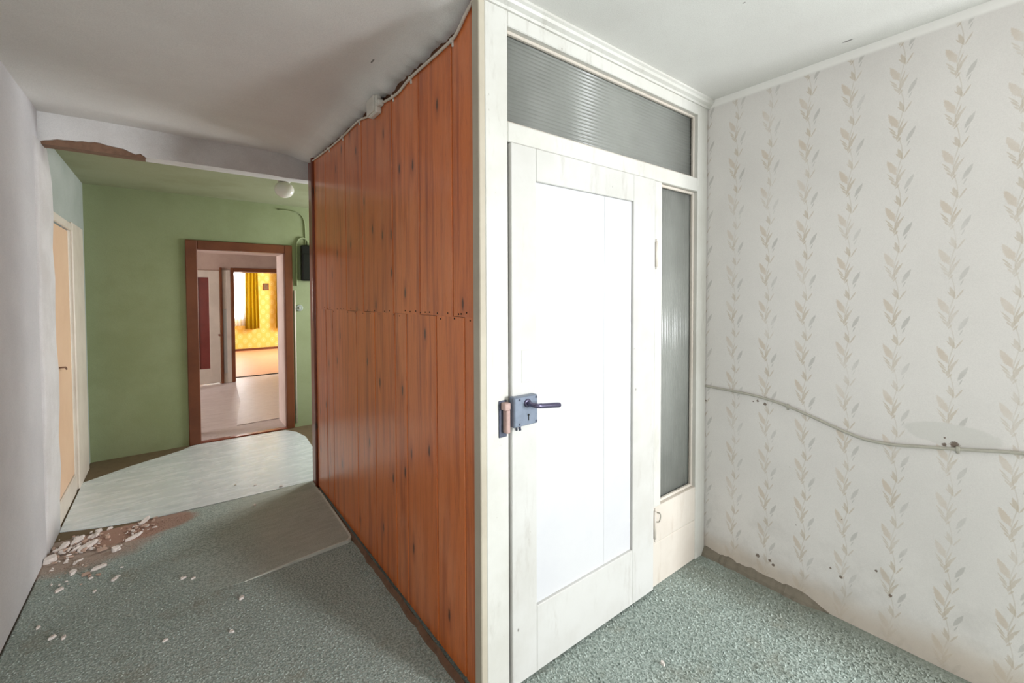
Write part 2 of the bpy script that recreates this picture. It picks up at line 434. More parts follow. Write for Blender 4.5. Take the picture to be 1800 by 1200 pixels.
mx1 = t.n.new('ShaderNodeMixShader'); mx1.inputs[0].default_value = .5; t.l.new(tl.outputs[0], mx1.inputs[1]); t.l.new(df.outputs[0], mx1.inputs[2])
mx2 = t.n.new('ShaderNodeMixShader'); t.l.new(t.ramp(wv, .3, .7, .45, .8), mx2.inputs[0]); t.l.new(tr.outputs[0], mx2.inputs[1]); t.l.new(mx1.outputs[0], mx2.inputs[2])
t.l.new(mx2.outputs[0], t.out.inputs[0]); M['sheer'] = t.m
t = NT('clear_pane'); M['clear'] = t.fin((1, 1, 1, 1), .02, Transmission_Weight=1.0, IOR=1.1)

# ------------------------------------------------------------------ the setting
XL, XR, D, XW, YW, YG, H = -.583, 2.332, 1.251, .842, 3.6213, 5.2274, 2.5
YB = -3.5
st = lambda **k: dict(kind='structure', **k)
def wall_x(name, x0, x1, y0, y1, z0, z1, holes, mat, **kw):
    """slab normal to X between x0..x1 with openings (ya, yb, za, zb)"""
    bm = B(); ys = sorted({y0, y1, *[h[0] for h in holes], *[h[1] for h in holes]})
    for a, b in zip(ys, ys[1:]):
        hs = [h for h in holes if h[0] <= a + 1e-6 and h[1] >= b - 1e-6]
        if not hs: box(bm, x0, x1, a, b, z0, z1)
        else:
            h = hs[0]
            if h[2] > z0: box(bm, x0, x1, a, b, z0, h[2])
            if h[3] < z1: box(bm, x0, x1, a, b, h[3], z1)
    return obj(name, bm, mat, **kw)
def wall_y(name, y0, y1, x0, x1, z0, z1, holes, mat, **kw):
    bm = B(); xs = sorted({x0, x1, *[h[0] for h in holes], *[h[1] for h in holes]})
    for a, b in zip(xs, xs[1:]):
        hs = [h for h in holes if h[0] <= a + 1e-6 and h[1] >= b - 1e-6]
        if not hs: box(bm, a, b, y0, y1, z0, z1)
        else:
            h = hs[0]
            if h[2] > z0: box(bm, a, b, y0, y1, z0, h[2])
            if h[3] < z1: box(bm, a, b, y0, y1, h[3], z1)
    return obj(name, bm, mat, **kw)

# floors
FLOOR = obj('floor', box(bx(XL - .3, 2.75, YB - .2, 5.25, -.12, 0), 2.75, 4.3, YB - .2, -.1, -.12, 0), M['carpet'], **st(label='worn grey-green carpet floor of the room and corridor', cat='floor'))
obj('floor_middle_room', bx(-2.4, 2.75, 5.25, 9.0, -.12, .001), M['midfloor'], **st(label='scuffed pinkish floor covering seen through the brown doorway', cat='floor'))
obj('floor_yellow_room', bx(-2.4, 4.1, 9.0, 13.4, -.12, .001), M['orange_floor'], **st(label='shiny orange floor of the far yellow room', cat='floor'))

# ceiling of the room and corridor, sagging raggedly over the boarded wall
bm = B(); nx, ny = 60, 150
x0, x1, y0, y1 = XL - .12, 2.45, YB - .1, YW + .02
rr = random.Random(5)
rag = [rr.uniform(-1, 1) for _ in range(400)]
def ragf(v):
    v *= 22; i = int(math.floor(v)); f = v - i
    return rag[i % 400] * (1 - f) + rag[(i + 1) % 400] * f
xs = sorted(set([x0 + (x1 - x0) * i / 24 for i in range(25)] + [.56 + .02 * i for i in range(16)]))
ys = sorted(set([y0 + (y1 - y0) * i / 30 for i in range(31)] + [1.20 + .02 * i for i in range(122)]))
grid = []
for xx in xs:
    row = []
    for yy in ys:
        zz = H
        if yy > 1.25:
            f = min(1, (yy - 1.25) / .2)
            e = math.exp(-((XW - .005 - xx) / .085) ** 2) if xx < XW else 1
            prof = .040 + .022 * math.exp(-((yy - 2.0) / .5) ** 2)
            zz -= f * (e * prof + e ** 4 * (.008 * ragf(yy * .6) + .008 * ragf(yy * 2.3 + 7)))
            zz += .004 * ragf(xx * .13 + yy * .11)
        row.append(bm.verts.new((xx, yy, zz)))
    grid.append(row)
for i in range(len(xs) - 1):
    for j in range(len(ys) - 1):
        f = bm.faces.new((grid[i][j], grid[i + 1][j], grid[i + 1][j + 1], grid[i][j + 1])); f.smooth = True
box(bm, x0, x1, y0, y1, H + .06, H + .16); box(bm, x1, 4.3, y0, -.1, H, H + .16)
obj('ceiling', bm, M['ceil'], **st(label='off-white textured plaster ceiling over the room and corridor', cat='ceiling'))

# walls of the room
wall_x('wall_right', XR, XR + .12, -.25, D + .12, 0, H + .1, [], M['paper'], **st(label='pale wall papered with vertical stripes of beige leaf sprigs', cat='wall'))
# lean of the right wall's far corner
wall_y('wall_back', YB - .12, YB, XL - .12, 4.3, 0, H + .1, [(2.28, 3.04, .85, 2.28)], M['white_plaster'], **st(label='white wall behind the viewer with a window', cat='wall'))
def carpet_pile():
    r = random.Random(9); V = []; F = []
    step = .0125
    nx_, ny_ = int(2.92 / step), int(3.6 / step)
    for i in range(nx_):
        for j in range(ny_):
            x = -.575 + (i + r.random()) * step; y = .05 + (j + r.random()) * step
            if x > .80 and y > 1.24: continue
            if x > 2.29 or y > 3.60: continue
            if x > .10 and y > 2.55: continue
            if abs(x + .43) < .16 and y > 3.30: continue
            if y < .42 + .0 * x and x < .4: continue
            n = len(V); q = .0052 * (.7 + .6 * r.random()); h = (.0062 if x > .75 else .0026) * (.5 + r.random()); a = r.random() * 6.283
            lx, ly = r.gauss(0, .004), r.gauss(0, .004)
            for k in range(3):
                V.append((x + q * math.cos(a + 2.094 * k), y + q * math.sin(a + 2.094 * k), 0))
            V.append((x + lx, y + ly, h))
            F += [(n, n + 1, n + 3), (n + 1, n + 2, n + 3), (n + 2, n, n + 3)]
    me = bpy.data.meshes.new('carpet_pile'); me.from_pydata(V, [], F); me.materials.append(M['carpet'])
    o = bpy.data.objects.new('carpet_pile', me); COL.objects.link(o); o.parent = FLOOR; o['kind'] = 'stuff'
carpet_pile()
obj('floor_hall', bx(XL - .005, 2.55, 3.66, 5.25, 0, .0008), M['hallfloor'], **st(label='dark brown bare hall floor around the pale linoleum', cat='floor'))
wall_x('wall_left', XL - .14, XL, YB, 3.60, 0, H + .05, [(-2.25, -1.25, .85, 2.28)], M['grey'], **st(label='plain grey plastered wall on the corridor side', cat='wall'))
def win_frame_x(name, x, y0, y1, z0, z1, lab):
    w = empty(name, (x, (y0 + y1) / 2, z0), **st(label=lab, cat='window'))
    bm = B()
    for a, b in ((y0, y0 + .05), (y1 - .05, y1), ((y0 + y1) / 2 - .03, (y0 + y1) / 2 + .03)): box(bm, x - .03, x + .03, a, b, z0, z1)
    for a, b in ((z0, z0 + .05), (z1 - .05, z1)): box(bm, x - .028, x + .028, y0, y1, a, b)
    f = obj('window_frame', bm, M['paint'], w); f.matrix_parent_inverse = Matrix.Translation(-Vector(w.location))
def win_frame_y(name, y, x0, x1, z0, z1, lab):
    w = empty(name, ((x0 + x1) / 2, y, z0), **st(label=lab, cat='window'))
    bm = B()
    for a, b in ((x0, x0 + .05), (x1 - .05, x1), ((x0 + x1) / 2 - .03, (x0 + x1) / 2 + .03)): box(bm, a, b, y - .03, y + .03, z0, z1)
    for a, b in ((z0, z0 + .05), (z1 - .05, z1)): box(bm, x0, x1, y - .028, y + .028, a, b)
    f = obj('window_frame', bm, M['paint'], w); f.matrix_parent_inverse = Matrix.Translation(-Vector(w.location)); return w
win_frame_y('window_1', YB - .08, 2.28, 3.04, .85, 2.28, 'narrow white window at the right of the wall behind the viewer')

win_frame_x('window_7', XL - .09, -2.25, -1.25, .85, 2.28, 'added white window in the grey wall behind the viewer')  # unseen window added to carry the fill light for wall_right
obj('wall_rear_right', bx(4.2, 4.32, YB, -.25, 0, H + .1), M['white_plaster'], **st(label='right wall of the room part behind the viewer', cat='wall'))
obj('wall_rear_return', bx(XR + .12, 4.3, -.25, -.13, 0, H + .1), M['white_plaster'], **st(label='return wall behind the papered wall', cat='wall'))
# pilaster at the end of the left wall: rounded, whiter, leaning a little
bm = B(); prev = None
prof = []
for k in range(9):
    a = math.pi / 2 * k / 8
    prof.append((XL + .012 - .05 + .05 * math.sin(math.pi / 2 - a) , 3.86 + .05 * math.sin(a)))
prof = [(-.80, 3.50), (XL + .004, 3.50), (XL + .012, 3.53)] + prof + [(-.80, 3.92)]
prof = [(px, py) for px, py in prof]
levels = []
for k in range(13):
    z = 2.33 * k / 12
    top = max(0, (z - 1.85) / .48)
    dy = -.07 * top * top - .03 * max(0, (.5 - z)) ; w = .006 * ragf(z * .31 + 3)
    levels.append([bm.verts.new((px + w * (px > -.7), py + (dy + w if py > 3.6 else 0), z)) for px, py in prof])
for A, C in zip(levels, levels[1:]):
    for i in range(len(prof)):
        j = (i + 1) % len(prof); f = bm.faces.new((A[i], A[j], C[j], C[i])); f.smooth = True
bm.faces.new(levels[0][::-1]); bm.faces.new(levels[-1])
obj('wall_pilaster', bm, M['white_plaster'], **st(label='rounded whiter plaster pier at the end of the grey wall', cat='wall'))

# beam across the corridor, plaster broken away at its lower left edge
bm = B()
nb = 60
fr = []
for i in range(nb + 1):
    xx = -.72 + (.862 + .72) * i / nb
    zb = 2.327 + .003 * ragf(xx * .4)
    if -.575 < xx < -.135:
        s = (xx + .575) / .44
        zb += .050 * (math.sin(math.pi * min(1, s * 1.06)) ** .5 if s < .94 else .35) * (.75 + .3 * s) + .006 * ragf(xx * 1.7)
    fr.append((xx, zb))
T = [[bm.verts.new((xx, YW, zb)), bm.verts.new((xx, YW, H + .05)), bm.verts.new((xx, YW + .12, H + .05)), bm.verts.new((xx, YW + .12, 2.327)), bm.verts.new((xx, YW + .035, max(zb, 2.327)))] for xx, zb in fr]
for A, C in zip(T, T[1:]):
    for i in range(5): bm.faces.new((A[i], A[(i + 1) % 5], C[(i + 1) % 5], C[i]))
bm.faces.new(T[0]); bm.faces.new(T[-1][::-1])
beam = obj('wall_beam', bm, M['white_plaster'], **st(label='white plastered beam across the corridor with a broken lower edge', cat='beam'))
bm = B(); box(bm, -.60, -.12, YW + .012, YW + .10, 2.322, 2.40)
obj('exposed_lath', bm, M['expo'], beam, label='bare brown lath where plaster has broken away')

# hall behind the beam
obj('ceiling_hall', bx(-.9, 2.75, YW + .10, YG + .1, 2.412, 2.55), M['hall_ceil'], **st(label='olive tinted hall ceiling behind the beam', cat='ceiling'))
wall_y('wall_green', YG, YG + .40, -2.5, 2.75, 0, 2.6, [(.17, .985, 0, 1.925)], M['green'], **st(label='sage green end wall of the hall around the brown doorway', cat='wall'))
wall_x('wall_hall_left', XL - .16, XL - .008, 3.88, YG, 0, 2.5, [(3.90, 4.74, 0, 1.99)], M['palegrey'], **st(label='pale grey-green hall wall around the peach door', cat='wall'))
wall_x('wall_hall_right', 2.55, 2.70, YW, YG, 0, 2.55, [(4.0, 4.85, .9, 2.1)], M['green'], **st(label='green hall wall hidden behind the boarded closet', cat='wall'))
win_frame_x('window_2', 2.62, 4.0, 4.85, .9, 2.1, 'hall window hidden behind the boarded closet')
bm = B(); box(bm, XW + .04, 2.7, YW - .05, YW, 0, H + .1)
obj('wall_closet_back', bm, M['hall_ceil'], **st(label='closet wall facing the hall, hidden behind the boards', cat='wall'))

# middle room and yellow room
wall_y('wall_far', 8.6, 9.0, -2.5, 2.75, 0, 2.5, [(.81, 1.75, 0, 1.84), (.27, .62, 0, 1.86)], M['reveal'], **st(label='dull pinkish wall around the opening to the yellow room', cat='wall'))
wall_x('wall_middle_left', -2.5, -2.35, 5.6, 8.6, 0, 2.5, [(6.3, 7.5, .9, 2.1)], M['reveal'], **st(label='left wall of the middle room', cat='wall'))
wall_x('wall_middle_right', 2.55, 2.7, 5.6, 8.6, 0, 2.5, [], M['reveal'], **st(label='right wall of the middle room', cat='wall'))
win_frame_x('window_3', -2.44, 6.3, 7.5, .9, 2.1, 'added window of the middle room outside the view')  # unseen window added to light the doorway lining
obj('ceiling_middle_room', bx(-2.5, 2.75, 5.6, 9.0, 2.42, 2.52), M['ceil'], **st(label='ceiling of the middle room', cat='ceiling'))
wall_y('wall_yellow', 13.2, 13.4, -1.6, 4.1, 0, 2.6, [(.55, 1.50, .80, 2.15)], M['yellow'], **st(label='yellow patterned wallpaper wall of the far room', cat='wall'))
obj('wall_yellow_left', bx(-1.7, -1.55, 9.0, 13.3, 0, 2.6), M['yellow'], **st(label='left wall of the yellow room', cat='wall'))
wall_x('wall_yellow_right', 3.85, 4.0, 9.0, 13.3, 0, 2.6, [(10.4, 12.0, .85, 2.15)], M['yellow'], **st(label='right wall of the yellow room with a window', cat='wall'))
win_frame_x('window_4', 3.92, 10.4, 12.0, .85, 2.15, 'side window of the yellow room outside the view')
obj('ceiling_yellow_room', bx(-1.7, 4.1, 9.0, 13.4, 2.55, 2.65), M['ceil'], **st(label='ceiling of the yellow room', cat='ceiling'))
obj('baseboard_yellow', bx(-1.5, 3.85, 13.17, 13.2, 0, .055), M['brown'], **st(label='low brown baseboard under the yellow wallpaper', cat='baseboard'))
obj('trim_threshold', bx(.81, 1.75, 8.62, 9.0, 0, .004), M['dark'], **st(label='dark threshold strip at the yellow room opening', cat='threshold')) if False else None
obj('trim_2', bx(.78, 1.78, 8.97, 9.02, 0, .012, bev=.004), M['dark'], **st(label='dark threshold strip at the yellow room opening', cat='threshold'))

# ------------------------------------------------------------------ boarded wall (stained pine)
wood = empty('wall_boarded', (XW, YW, 0), **st(label='orange-brown stained board wall of the closet, boards upright', cat='wall'))
wood_inv = Matrix.Translation(-Vector(wood.location))
def wpart(name, bm, mat, smooth=False, **kw):
    o = obj(name, bm, mat, wood, smooth=smooth, **kw); o.matrix_parent_inverse = wood_inv; return o
ZJ = lambda y: 1.374 - .011 * (y - 1.3)
WZ = [(1.0, 2.475), (1.262, 2.475), (1.300, 2.458), (1.343, 2.440), (1.395, 2.408), (1.443, 2.397), (1.569, 2.394), (1.795, 2.394), (1.938, 2.384), (2.120, 2.392), (2.334, 2.399), (2.468, 2.418), (2.76, 2.418), (3.38, 2.438), (3.7, 2.45)]
def wz(y):
    for (a, za), (b, zb) in zip(WZ, WZ[1:]):
        if a <= y <= b: return za + (zb - za) * (y - a) / (b - a)
    return 2.44
def plank(y0, y1, lower, k):
    gap = .0034; th = .020 + .003 * random.random()
    ya, yb = min(y0, y1) + gap, max(y0, y1) - gap; th = .022
    z0, z1 = (.022, ZJ((ya + yb) / 2) - .0001) if lower else (ZJ((ya + yb) / 2) + .0001, 2.478)
    bm = B(); dx = random.uniform(-.0006, .0006)
    e = .003
    q = [(XW + dx, ya + e), (XW + dx, yb - e), (XW + dx + e, yb), (XW + th, yb), (XW + th, ya), (XW + dx + e, ya)]
    prism(bm, q, z0, z1)
    if not lower:
        for v in bm.verts:
            if v.co.z > 2: v.co.z = wz(v.co.y) + .004
    return wpart('plank', bm, M['wood'])
up = [3.468, 3.166, 2.732, 2.44, 2.02, 1.732, 1.453, 1.285]
lo = [3.468, 3.20, 3.045, 2.56, 2.27, 2.004, 1.874, 1.588, 1.372, 1.285]
for k, (a, b) in enumerate(zip(up, up[1:])): plank(a, b, False, k)
for k, (a, b) in enumerate(zip(lo, lo[1:])): plank(a, b, True, k)
bm = B(); box(bm, XW + .018, XW + .05, 1.29, YW - .01, 0, H + .05)
wpart('backing', bm, M['lath_dark'])
bm = B(); tube(bm, [(XW + .004, 3.49, .0), (XW + .004, 3.49, 2.47)], .020, 10, False); box(bm, XW - .004, XW + .045, 3.492, YW + .004, 0, 2.49, bev=.008, seg=2)
wpart('corner_post', bm, M['wood_dark'], label='darker glossy corner post at the hall end')
bm = B(); tube(bm, [(XW + .004, 1.284, .02), (XW + .002, 1.284, 1.2), (XW + .004, 1.284, 2.485)], .011, 10, False)
wpart('corner_bead', bm, M['wood'], label='rounded wooden bead at the partition corner')
bm = B()
for i in range(34):
    y = 1.33 + 1.9 * (i / 33) ** 1.3 + random.uniform(-.012, .012); z = ZJ(y) + random.choice((.010, .013, -.009)) + random.uniform(-.003, .003)
    lathe(bm, [(.0032, -.001), (.0032, .0012), (.0022, .0018)], (XW - .0005, y, z), 8, 'X')
nl = wpart('nail_heads', bm, M['dark'], kind='stuff')
# rough strip along its foot
bm = B(); n = 60; rows = []
for i in range(n + 1):
    y = 1.26 + (3.49 - 1.26) * i / n; e = .004 * ragf(y * .7) + .003 * ragf(y * 2.1)
    rows.append([bm.verts.new(p) for p in ((XW - .030 + e, y, 0), (XW - .026 + e, y, .011 + e * .5), (XW - .010, y, .016 + e), (XW - .004, y, .006), (XW - .002, y, 0))])
for A, C in zip(rows, rows[1:]):
    for i in range(5): bm.faces.new((A[i], A[(i + 1) % 5], C[(i + 1) % 5], C[i]))
bm.faces.new(rows[0]); bm.faces.new(rows[-1][::-1])
obj('baseboard_boarded', bm, M['skirt'], **st(label='rough low brown strip along the foot of the boarded wall', cat='baseboard'))

# ------------------------------------------------------------------ white glazed partition
part = empty('wall_partition', (1.6, D, 0), **st(label='white painted glazed partition holding the panel door', cat='wall'))
pinv = Matrix.Translation(-Vector(part.location))
def pp(name, bm, mat=None, smooth=False, **kw):
    o = obj(name, bm, mat or M['paint'], part, smooth=smooth, **kw); o.matrix_parent_inverse = pinv; return o
T_ = .07
pp('edge_batten', bx(.829, .8545, D - .004, D + .04, 0, 2.495, bev=.003), M['batten'], label='bare beige batten at the corner with the boards')
pp('frame_stile', bx(.856, .9545, D, D + T_, 0, 2.46, bev=.003))
bm = B()
vs = [(2.2315, 2.325), (2.2315, 2.345)]
a = bx(2.2315, 2.3275, D, D + T_, 0, 2.46, bev=.003); pp('frame_stile', a)
pp('frame_rail', bx(.955, 2.2315, D + .0006, D + T_, 2.4065, 2.46, bev=.003))
pp('frame_rail', bx(.955, 2.2315, D + .0006, D + T_, 2.001, 2.0715, bev=.003))
pp('mullion', bx(1.845, 1.905, D + .0006, D + T_, .403, 2.0, bev=.003), M['paint'])
# cornice moulding along the top, end sticks out
bm = B(); pr = [(D + .05, 2.500), (D - .034, 2.500), (D - .036, 2.490), (D - .028, 2.484), (D - .024, 2.474), (D - .010, 2.466), (D - .008, 2.456), (D + .05, 2.456)]
A = [bm.verts.new((.860, y, z)) for y, z in pr]; C = [bm.verts.new((2.331, y, z)) for y, z in pr]
for i in range(len(pr)): bm.faces.new((A[i], A[(i + 1) % len(pr)], C[(i + 1) % len(pr)], C[i]))
bm.faces.new(A[::-1]); bm.faces.new(C)
pp('cornice', bm)
pp('lower_board', bx(1.845, 2.30, D + .004, D + .03, .003, .219, bev=.003), M['paint_cream'])
pp('lower_board', bx(1.845, 2.30, D + .0035, D + .03, .2205, .402, bev=.003), M['paint_cream'])
def beads(x0, x1, z0, z1, w=.016, y0=.020, y1=.036):
    for (a, b, c_, d) in ((x0, x0 + w, z0, z1), (x1 - w, x1, z0, z1), (x0 + w, x1 - w, z0, z0 + w), (x0 + w, x1 - w, z1 - w, z1)):
        pp('glazing_bead', bx(a, b, D + y0, D + y1, c_, d, bev=.003), M['paint_cream'])
beads(.9545, 2.2315, 2.0715, 2.4065, .012)
beads(1.905, 2.2315, .403, 2.0, .014)
def ribbed(x0, x1, z0, z1, horizontal, pitch, amp):
    bm = B(); L_ = (z1 - z0) if horizontal else (x1 - x0); n = int(L_ / pitch) * 6; a = []; b = []
    for i in range(n + 1):
        s = L_ * i / n; d = D + .042 - amp * abs(math.sin(math.pi * i / 6))
        if horizontal: a.append(bm.verts.new((x0, d, z0 + s))); b.append(bm.verts.new((x1, d, z0 + s)))
        else: a.append(bm.verts.new((x0 + s, d, z0))); b.append(bm.verts.new((x0 + s, d, z1)))
    c1 = [bm.verts.new((v.co.x, D + .047, v.co.z)) for v in (a[0], b[0], b[-1], a[-1])]
    for i in range(n):
        f = bm.faces.new((a[i], b[i], b[i + 1], a[i + 1])); f.smooth = True
    bm.faces.new(c1); bm.faces.new((a[0], b[0], c1[1], c1[0])); bm.faces.new((a[-1], b[-1], c1[2], c1[3]))
    bm.faces.new([*a, c1[3], c1[0]]); bm.faces.new([*b, c1[2], c1[1]])
    return bm
pp('transom_pane', ribbed(.958, 2.229, 2.075, 2.403, True, .0145, .0035), M['glass'], label='grey ribbed glass with horizontal ribs over the door')
pp('side_pane', ribbed(1.908, 2.229, .406, 1.997, False, .0150, .003), M['glass'], label='tall narrow ribbed glass beside the door')
# strike plate and keeper on the stile
sp = pp('strike_plate', bx(.908, .943, D - .004, D + .002, .945, 1.077, bev=.0015), M['steel_dark'], label='dark steel strike plate')
kp = obj('keeper', box(bx(.915, .9415, D - .030, D - .003, 1.046, 1.072, bev=.003), .924, .9415, D - .028, D - .003, .962, 1.047, bev=.003), M['pinkmetal'], sp, label='keeper box with worn pinkish paint')
# closet inside
bm = B(); box(bm, XW + .05, XR, 2.4, 2.46, 0, H); box(bm, 2.30, XR, D + .05, D + .08, 0, H); box(bm, XW + .05, XW + .08, 1.33, 2.4, 0, H)
obj('wall_closet_inside', bm, M['grey'], **st(label='dim closet interior behind the ribbed panes', cat='wall'))
obj('wall_closet_right', bx(XR, XR + .12, D + .12, YW, 0, H + .1), M['grey'], **st(label='closet side wall behind the partition', cat='wall'))
obj('ceiling_closet', bx(XW + .03, XR + .1, D + .08, YW, H - .01, H + .05), M['ceil'], **st(label='closet ceiling behind the partition', cat='ceiling'))

# ------------------------------------------------------------------ panel door with rim lock
door = empty('door_1', (1.826, D, 0), **st(label='white framed-panel door with a steel rim lock', cat='door'))
dinv = Matrix.Translation(-Vector(door.location))
def dp(name, bm, mat=None, par=None, smooth=False, **kw):
    o = obj(name, bm, mat or M['paint_door'], par or door, smooth=smooth, **kw)
    if not par: o.matrix_parent_inverse = dinv
    return o
F0, F1 = D - .013, D + .028
dx0, dx1, dz0, dz1, px0, px1, pz0, pz1 = .9475, 1.827, .012, 1.996, 1.077, 1.663, .268, 1.876
dx0 = .9585
dp('door_stile', bx(dx0, px0, F0, F1, dz0, dz1, bev=.0025)); dp('door_stile', bx(px1, dx1, F0, F1, dz0, dz1, bev=.0025))
dp('door_rail', bx(px0 + .0005, px1 - .0005, F0 + .0004, F1, pz1, dz1, bev=.0025)); dp('door_rail', bx(px0 + .0005, px1 - .0005, F0 + .0004, F1, dz0, pz0, bev=.0025))
xs_ = 1.475
dp('door_panel', bx(px0, xs_ - .0004, F0 + .013, F1 - .006, pz0, pz1, bev=.0012), M['paint_panel'], label='brighter white recessed panel board')
dp('door_panel', bx(xs_ + .0004, px1, F0 + .0132, F1 - .006, pz0, pz1, bev=.0012), M['paint_panel'], label='narrower brighter white recessed panel board')
dp('patch', bx(1.003, 1.040, F0 - .0012, F0 + .004, 1.132, 1.252, bev=.001), M['paint_door'])
for z0, z1 in ((1.585, 1.705), (.262, .400)):
    bm = B(); tube(bm, [(1.834, F0 - .002, z0), (1.834, F0 - .002, z1)], .0065, 10, False)
    tube(bm, [(1.834, F0 - .002, z0 - .012), (1.834, F0 - .002, z0)], .004, 8, False); tube(bm, [(1.834, F0 - .002, z1), (1.834, F0 - .002, z1 + .012)], .004, 8, False)
    dp('hinge', bm, M['paint_cream'])
lk = dp('rim_lock', box(bx(.9475, 1.055, D - .043, F0, .983, 1.089, bev=.003), .9465, .962, D - .0405, F0, .9815, 1.0905, bev=.002), M['steel'], label='square blue-grey steel rim lock case')
bm = B()
for x, z in ((.970, 1.080), (1.048, 1.080), (.970, .992), (1.048, .992)): lathe(bm, [(.0042, -.001), (.004, .0012), (.0025, .002)], (x, D - .043, z), 10, 'Y')
dp('screws', bm, M['steel_dark'], lk)
bm = B(); lathe(bm, [(.0045, -.002), (.0045, .0012)], (1.011, D - .043, 1.020), 10, 'Y'); box(bm, 1.009, 1.013, D - .0442, D - .042, 1.0, 1.019)
dp('keyhole', bm, M['black'], lk)
bm = B(); lathe(bm, [(.016, -.001), (.015, .004), (.010, .006)], (1.006, D - .043, 1.064), 18, 'Y')
tube(bm, [(1.006, D - .040, 1.064), (1.006, D - .075, 1.063), (1.012, D - .092, 1.062), (1.03, D - .094, 1.061)], [.0085] * 13, 12)
tube(bm, [(1.018, D - .094, 1.061), (1.05, D - .095, 1.0575), (1.09, D - .095, 1.053), (1.112, D - .094, 1.050), (1.118, D - .093, 1.049)], [.0085, .0085, .009, .009, .0092, .0092, .0094, .0094, .0096, .0096, .0096, .0096, .0094, .0092, .0088, .008, .006], 12)
dp('lever_handle', bm, M['lever'], lk, label='dark slanting lever handle')
bm = B(); tube(bm, [(.966, D - .03, .985), (.966, D - .03, .968)], .004, 8, False); tube(bm, [(.980, D - .03, .985), (.980, D - .03, .974), (.982, D - .03, .966)], .005, 8, False)
dp('night_latch', bm, M['steel_dark'], lk)
# catch hook on the lower board
bm = B(); tube(bm, [(1.872, D - .002, .375), (1.872, D - .018, .377), (1.874, D - .020, .36), (1.872, D - .014, .335), (1.868, D - .002, .33)], .003, 8)
pp('catch_hook', bm, M['cable'], label='small wire catch hook')

# foot of the right wall: scraped strip
bm = B(); n = 40; rows = []
for i in range(n + 1):
    y = .66 + (D - .66) * i / n; e = .004 * ragf(y * 1.1) + .003 * ragf(y * 3.3); f = min(1, i / 6)
    rows.append([bm.verts.new(p) for p in ((XR - (.030 + e) * f - .002, y, 0), (XR - (.024 + e) * f - .002, y, .014 * f + .001), (XR - .008, y, (.034 + e * 1.5) * f + .002), (XR + .001, y, (.038 + e * 1.5) * f + .002), (XR + .001, y, 0))])
for A, C in zip(rows, rows[1:]):
    for i in range(5): bm.faces.new((A[i], A[(i + 1) % 5], C[(i + 1) % 5], C[i]))
bm.faces.new(rows[0]); bm.faces.new(rows[-1][::-1])
obj('baseboard_right', bm, M['skirt_grey'], **st(label='crumbling grey-brown strip at the foot of the papered wall', cat='baseboard'))

# ------------------------------------------------------------------ doors and frames further back
# brown doorway in the green wall
fr = empty('door_2', (.57, YG, 0), **st(label='red-brown door frame without a leaf in the green wall', cat='door frame'))
finv = Matrix.Translation(-Vector(fr.location))
def fp(name, bm, mat, par=None, **kw):
    o = obj(name, bm, mat, par or fr, **kw); o.matrix_parent_inverse = finv; return o
fp('jamb', bx(.103, .197, YG - .022, YG + .06, 0, 1.985, bev=.006), M['brown']); fp('jamb', bx(.957, 1.032, YG - .022, YG + .06, 0, 1.985, bev=.006), M['brown'])
fp('head', bx(.197, .957, YG - .0215, YG + .06, 1.897, 1.985, bev=.006), M['brown'])
bm = B(); box(bm, .17, .196, YG + .06, YG + .42, 0, 1.925); box(bm, .957, .987, YG + .06, YG + .44, 0, 1.925); box(bm, .196, .957, YG + .06, YG + .42, 1.897, 1.93)
fp('reveal_lining', bm, M['reveal_lit'], label='pale pink lining of the deep doorway')
fp('threshold', bx(.17, .98, YG - .02, YG + .05, 0, .014, bev=.004), M['wood_dark'])
# peach door in the hall's left wall
pd = empty('door_3', (XL, 4.5, 0), **st(label='plain peach door at the left end of the hall', cat='door'))
pinv2 = Matrix.Translation(-Vector(pd.location))
def p3(name, bm, mat, **kw):
    o = obj(name, bm, mat, pd, **kw); o.matrix_parent_inverse = pinv2; return o
p3('leaf', bx(XL - .05, XL - .010, 3.90, 4.50, .145, 1.925, bev=.004), M['peach'])
p3('casing', bx(XL - .012, XL + .008, 4.565, 5.04, 0, 2.0, bev=.006), M['casing']); p3('casing', bx(XL - .045, XL - .006, 4.50, 4.568, 0, 1.985, bev=.005), M['casing'])
p3('casing', bx(XL - .012, XL + .006, 3.87, 4.564, 1.93, 1.987, bev=.006), M['casing'])
p3('sill', bx(XL - .06, XL - .002, 3.88, 4.50, 0, .140, bev=.006), M['casing'])
bm = B(); tube(bm, [(XL - .01, 4.06, .985), (XL + .014, 4.06, .985), (XL + .018, 4.08, .982), (XL + .016, 4.12, .965)], .005, 8)
p3('handle', bm, M['expo'])
# white door with a red glass panel in the far wall
wd = empty('door_4', (.45, 8.6, 0), **st(label='whitish door with a dark red glass panel in the middle room', cat='door'))
winv = Matrix.Translation(-Vector(wd.location))
def p4(name, bm, mat, **kw):
    o = obj(name, bm, mat, wd, **kw); o.matrix_parent_inverse = winv; return o
bm = B()
for a in ((.20, .325, .02, 1.85), (.465, .608, .02, 1.85)): box(bm, a[0], a[1], 8.56, 8.60, a[2], a[3], bev=.004)
for a in ((.32, .47, 1.735, 1.85), (.32, .47, .02, .26)): box(bm, a[0], a[1], 8.561, 8.60, a[2], a[3], bev=.004)
p4('leaf', bm, M['door_grey'])
p4('red_pane', bx(.32, .47, 8.575, 8.59, .25, 1.74), M['redglass'], label='dark red glass')
p4('frame', bx(.612, .645, 8.55, 8.6, 0, 1.90, bev=.004), M['brown'])
bm = B(); tube(bm, [(.59, 8.56, .80), (.59, 8.50, .80), (.64, 8.49, .80)], .014, 8, False); p4('handle', bm, M['brown'])
